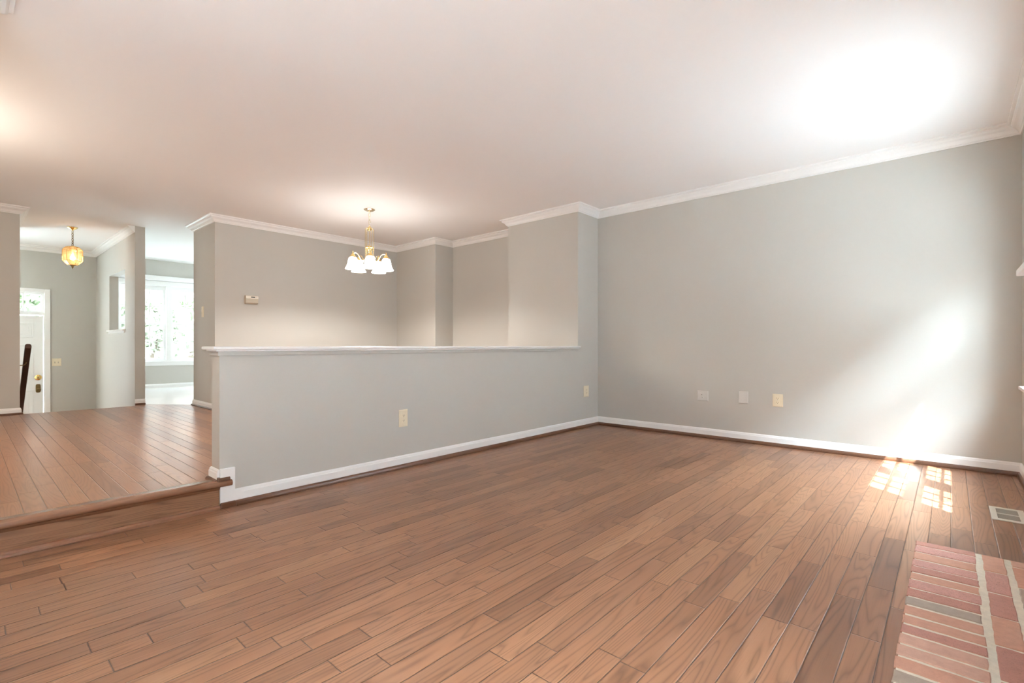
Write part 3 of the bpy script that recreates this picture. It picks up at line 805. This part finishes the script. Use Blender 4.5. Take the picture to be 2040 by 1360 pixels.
kinds = [0, 1, 2, 1, 0, 2, 1, 0, 3, 2, 2, 0, 4, 4, 2, 3]
for i in range(len(ys)-1): brick(-.127, .083+rnd.uniform(-.003, .003), ys[i+1]+.013, ys[i], kinds[i] if i < len(kinds) else None)
y = 3.105
for k, yy in enumerate((2.893, 2.655, 2.428, 2.197, 1.97, 1.745, 1.52, 1.30, 1.08, .93)): brick(.106, .176, yy+.009, y, (2, 1, 0, 2, 0, 2, 4, 0, 3, 2)[k]); y = yy
y = 3.105
for k, yy in enumerate((3.02, 2.775, 2.545, 2.31, 2.08, 1.85, 1.62, 1.39, 1.16, .93)): brick(.198, .268, yy+.009, y, (4, 2, 3, 2, 0, 1, 2, 0, 4, 2)[k]); y = yy
y = 3.105
for k, yy in enumerate((2.893, 2.655, 2.428, 2.197, 1.97, 1.745, 1.52, 1.30, 1.08, .93)): brick(.290, XF-.004, yy+.009, y); y = yy
ho = h.build('brick_hearth', M_BRICK+[M_MORTAR])
tag(ho, 'red brick hearth laid flush in the oak floor with sandy mortar joints', 'hearth')

# ------------------------------------------------------------------ fireplace with white mantel (mostly out of frame)
r = empty('fireplace', (XF, 2.0, 0))
ms = MB()
ms.box(-.19, 0, -.89, .89, 1.245, 1.270, .004); ms.box(-.165, 0, -.865, .865, 1.228, 1.245, .003)
ms.prism([(0, 1.228), (-.15, 1.228), (-.14, 1.205), (-.10, 1.175), (-.06, 1.15), (-.045, 1.135), (0, 1.135)], 'y', -.845, .845)
ms.build('mantel_shelf', M_TRIM, r, smooth=True)
sr = MB()
sr.box(-.028, 0, -.80, -.56, .012, 1.135); sr.box(-.028, 0, .56, .80, .012, 1.135); sr.box(-.028, 0, -.56, .56, .93, 1.135)
sr.build('surround', M_TRIM, r, bev=.004)
bs = MB()
bs.box(-.012, 0, -.56, -.42, .012, .93); bs.box(-.012, 0, .42, .56, .012, .93); bs.box(-.012, 0, -.42, .42, .80, .93)
bs.build('brick_facing', M_BRICK[0], r)
MB().box(-.008, 0, -.42, .42, .012, .80).build('firebox_screen', M_BLACK, r)
tag(r, 'white fireplace mantel with stepped shelf edge on the window wall', 'fireplace')

# ------------------------------------------------------------------ handrail
r = empty('handrail', (XL-.09, YL+.075, .955))
sl_ = .74
rp = [(-.026, -.026), (.026, -.026), (.030, -.008), (.026, .018), (.012, .028), (-.012, .028), (-.026, .018), (-.030, -.008)]
def railbar(L):
    b = MB(); A = []; B = []
    for q in rp:
        A.append(b.bm.verts.new((0.02, q[0], q[1]))); B.append(b.bm.verts.new((-L, q[0], q[1]-sl_*L)))
    b.bm.faces.new(A); b.bm.faces.new(B[::-1])
    for i in range(8): b.bm.faces.new((A[i], A[(i+1) % 8], B[(i+1) % 8], B[i]))
    return b
railbar(1.40).build('rail', M_RAIL, r, bev=.003)
for x in (-.22, -1.1):
    br = MB(); z = sl_*x
    br.tube(bez((x, -.002, z-.030), (x, -.002, z-.075), (x, -.03, z-.075), (x, -.070, z-.075), 8), .006, 8)
    br.lathe([(0, .0), (.024, .0), (.022, .006), (0, .008)], 16, (x, -.075+.008, z-.075), 'y', caps=False)
    br.build('bracket', M_DARKBR, r, smooth=True)
tag(r, 'dark wooden handrail sloping down the stair wall in front of the entry door', 'handrail')

# ------------------------------------------------------------------ trees outside
def tree(x, y, hgt, rad, seed, label, mi):
    rr = random.Random(seed); r = empty('tree', (x, y, -.75))
    tk = MB().tube([(0, 0, 0), (.05, .02, hgt*.3), (-.04, .05, hgt*.6), (0, 0, hgt*.85)], [.16, .13, .09, .03], 9)
    for k in range(5):
        a = rr.uniform(0, 6.28); z0 = hgt*rr.uniform(.35, .6)
        tk.tube([(0, 0, z0), (math.cos(a)*rad*.35, math.sin(a)*rad*.35, z0+hgt*.1), (math.cos(a)*rad*.7, math.sin(a)*rad*.7, z0+hgt*.22)], [.05, .035, .015], 6)
    tk.build('trunk', M_BARK, r, smooth=True)
    lf = MB()
    blobs = []
    for k in range(26):
        a = rr.uniform(0, 6.28); u = rr.uniform(-1, 1); q = rr.uniform(.35, .85)
        blobs.append((math.cos(a)*math.sqrt(1-u*u)*rad*q, math.sin(a)*math.sqrt(1-u*u)*rad*q, hgt*.62+u*hgt*.36*q))
    for k in range(2600):
        b = blobs[rr.randrange(len(blobs))]
        d = Vector((rr.gauss(0, 1), rr.gauss(0, 1), rr.gauss(0, .8))).normalized()*rad*.34*rr.uniform(.5, 1)
        c = Vector(b)+d; u = Vector((rr.gauss(0, 1), rr.gauss(0, 1), rr.gauss(0, 1))).normalized(); w = u.orthogonal().normalized()
        s1, s2 = rr.uniform(.10, .17), rr.uniform(.05, .08)
        lf.bm.faces.new([lf.bm.verts.new(c+q) for q in (-u*s1, w*s2, u*s1, -w*s2)])
    lf.build('crown', M_LEAF[mi], r)
    tag(r, label, 'tree', 'trees outside the windows')
tree(-19.0, 1.4, 4.6, 1.7, 1, 'leafy green tree seen through the window above the front door', 0)
tree(-21.0, 4.5, 3.6, 1.8, 2, 'pale leafy tree behind the lower panes of the first kitchen window', 1)
tree(-26.5, 7.1, 4.0, 1.9, 3, 'pale leafy tree behind the lower panes beside the dining wall edge', 0)
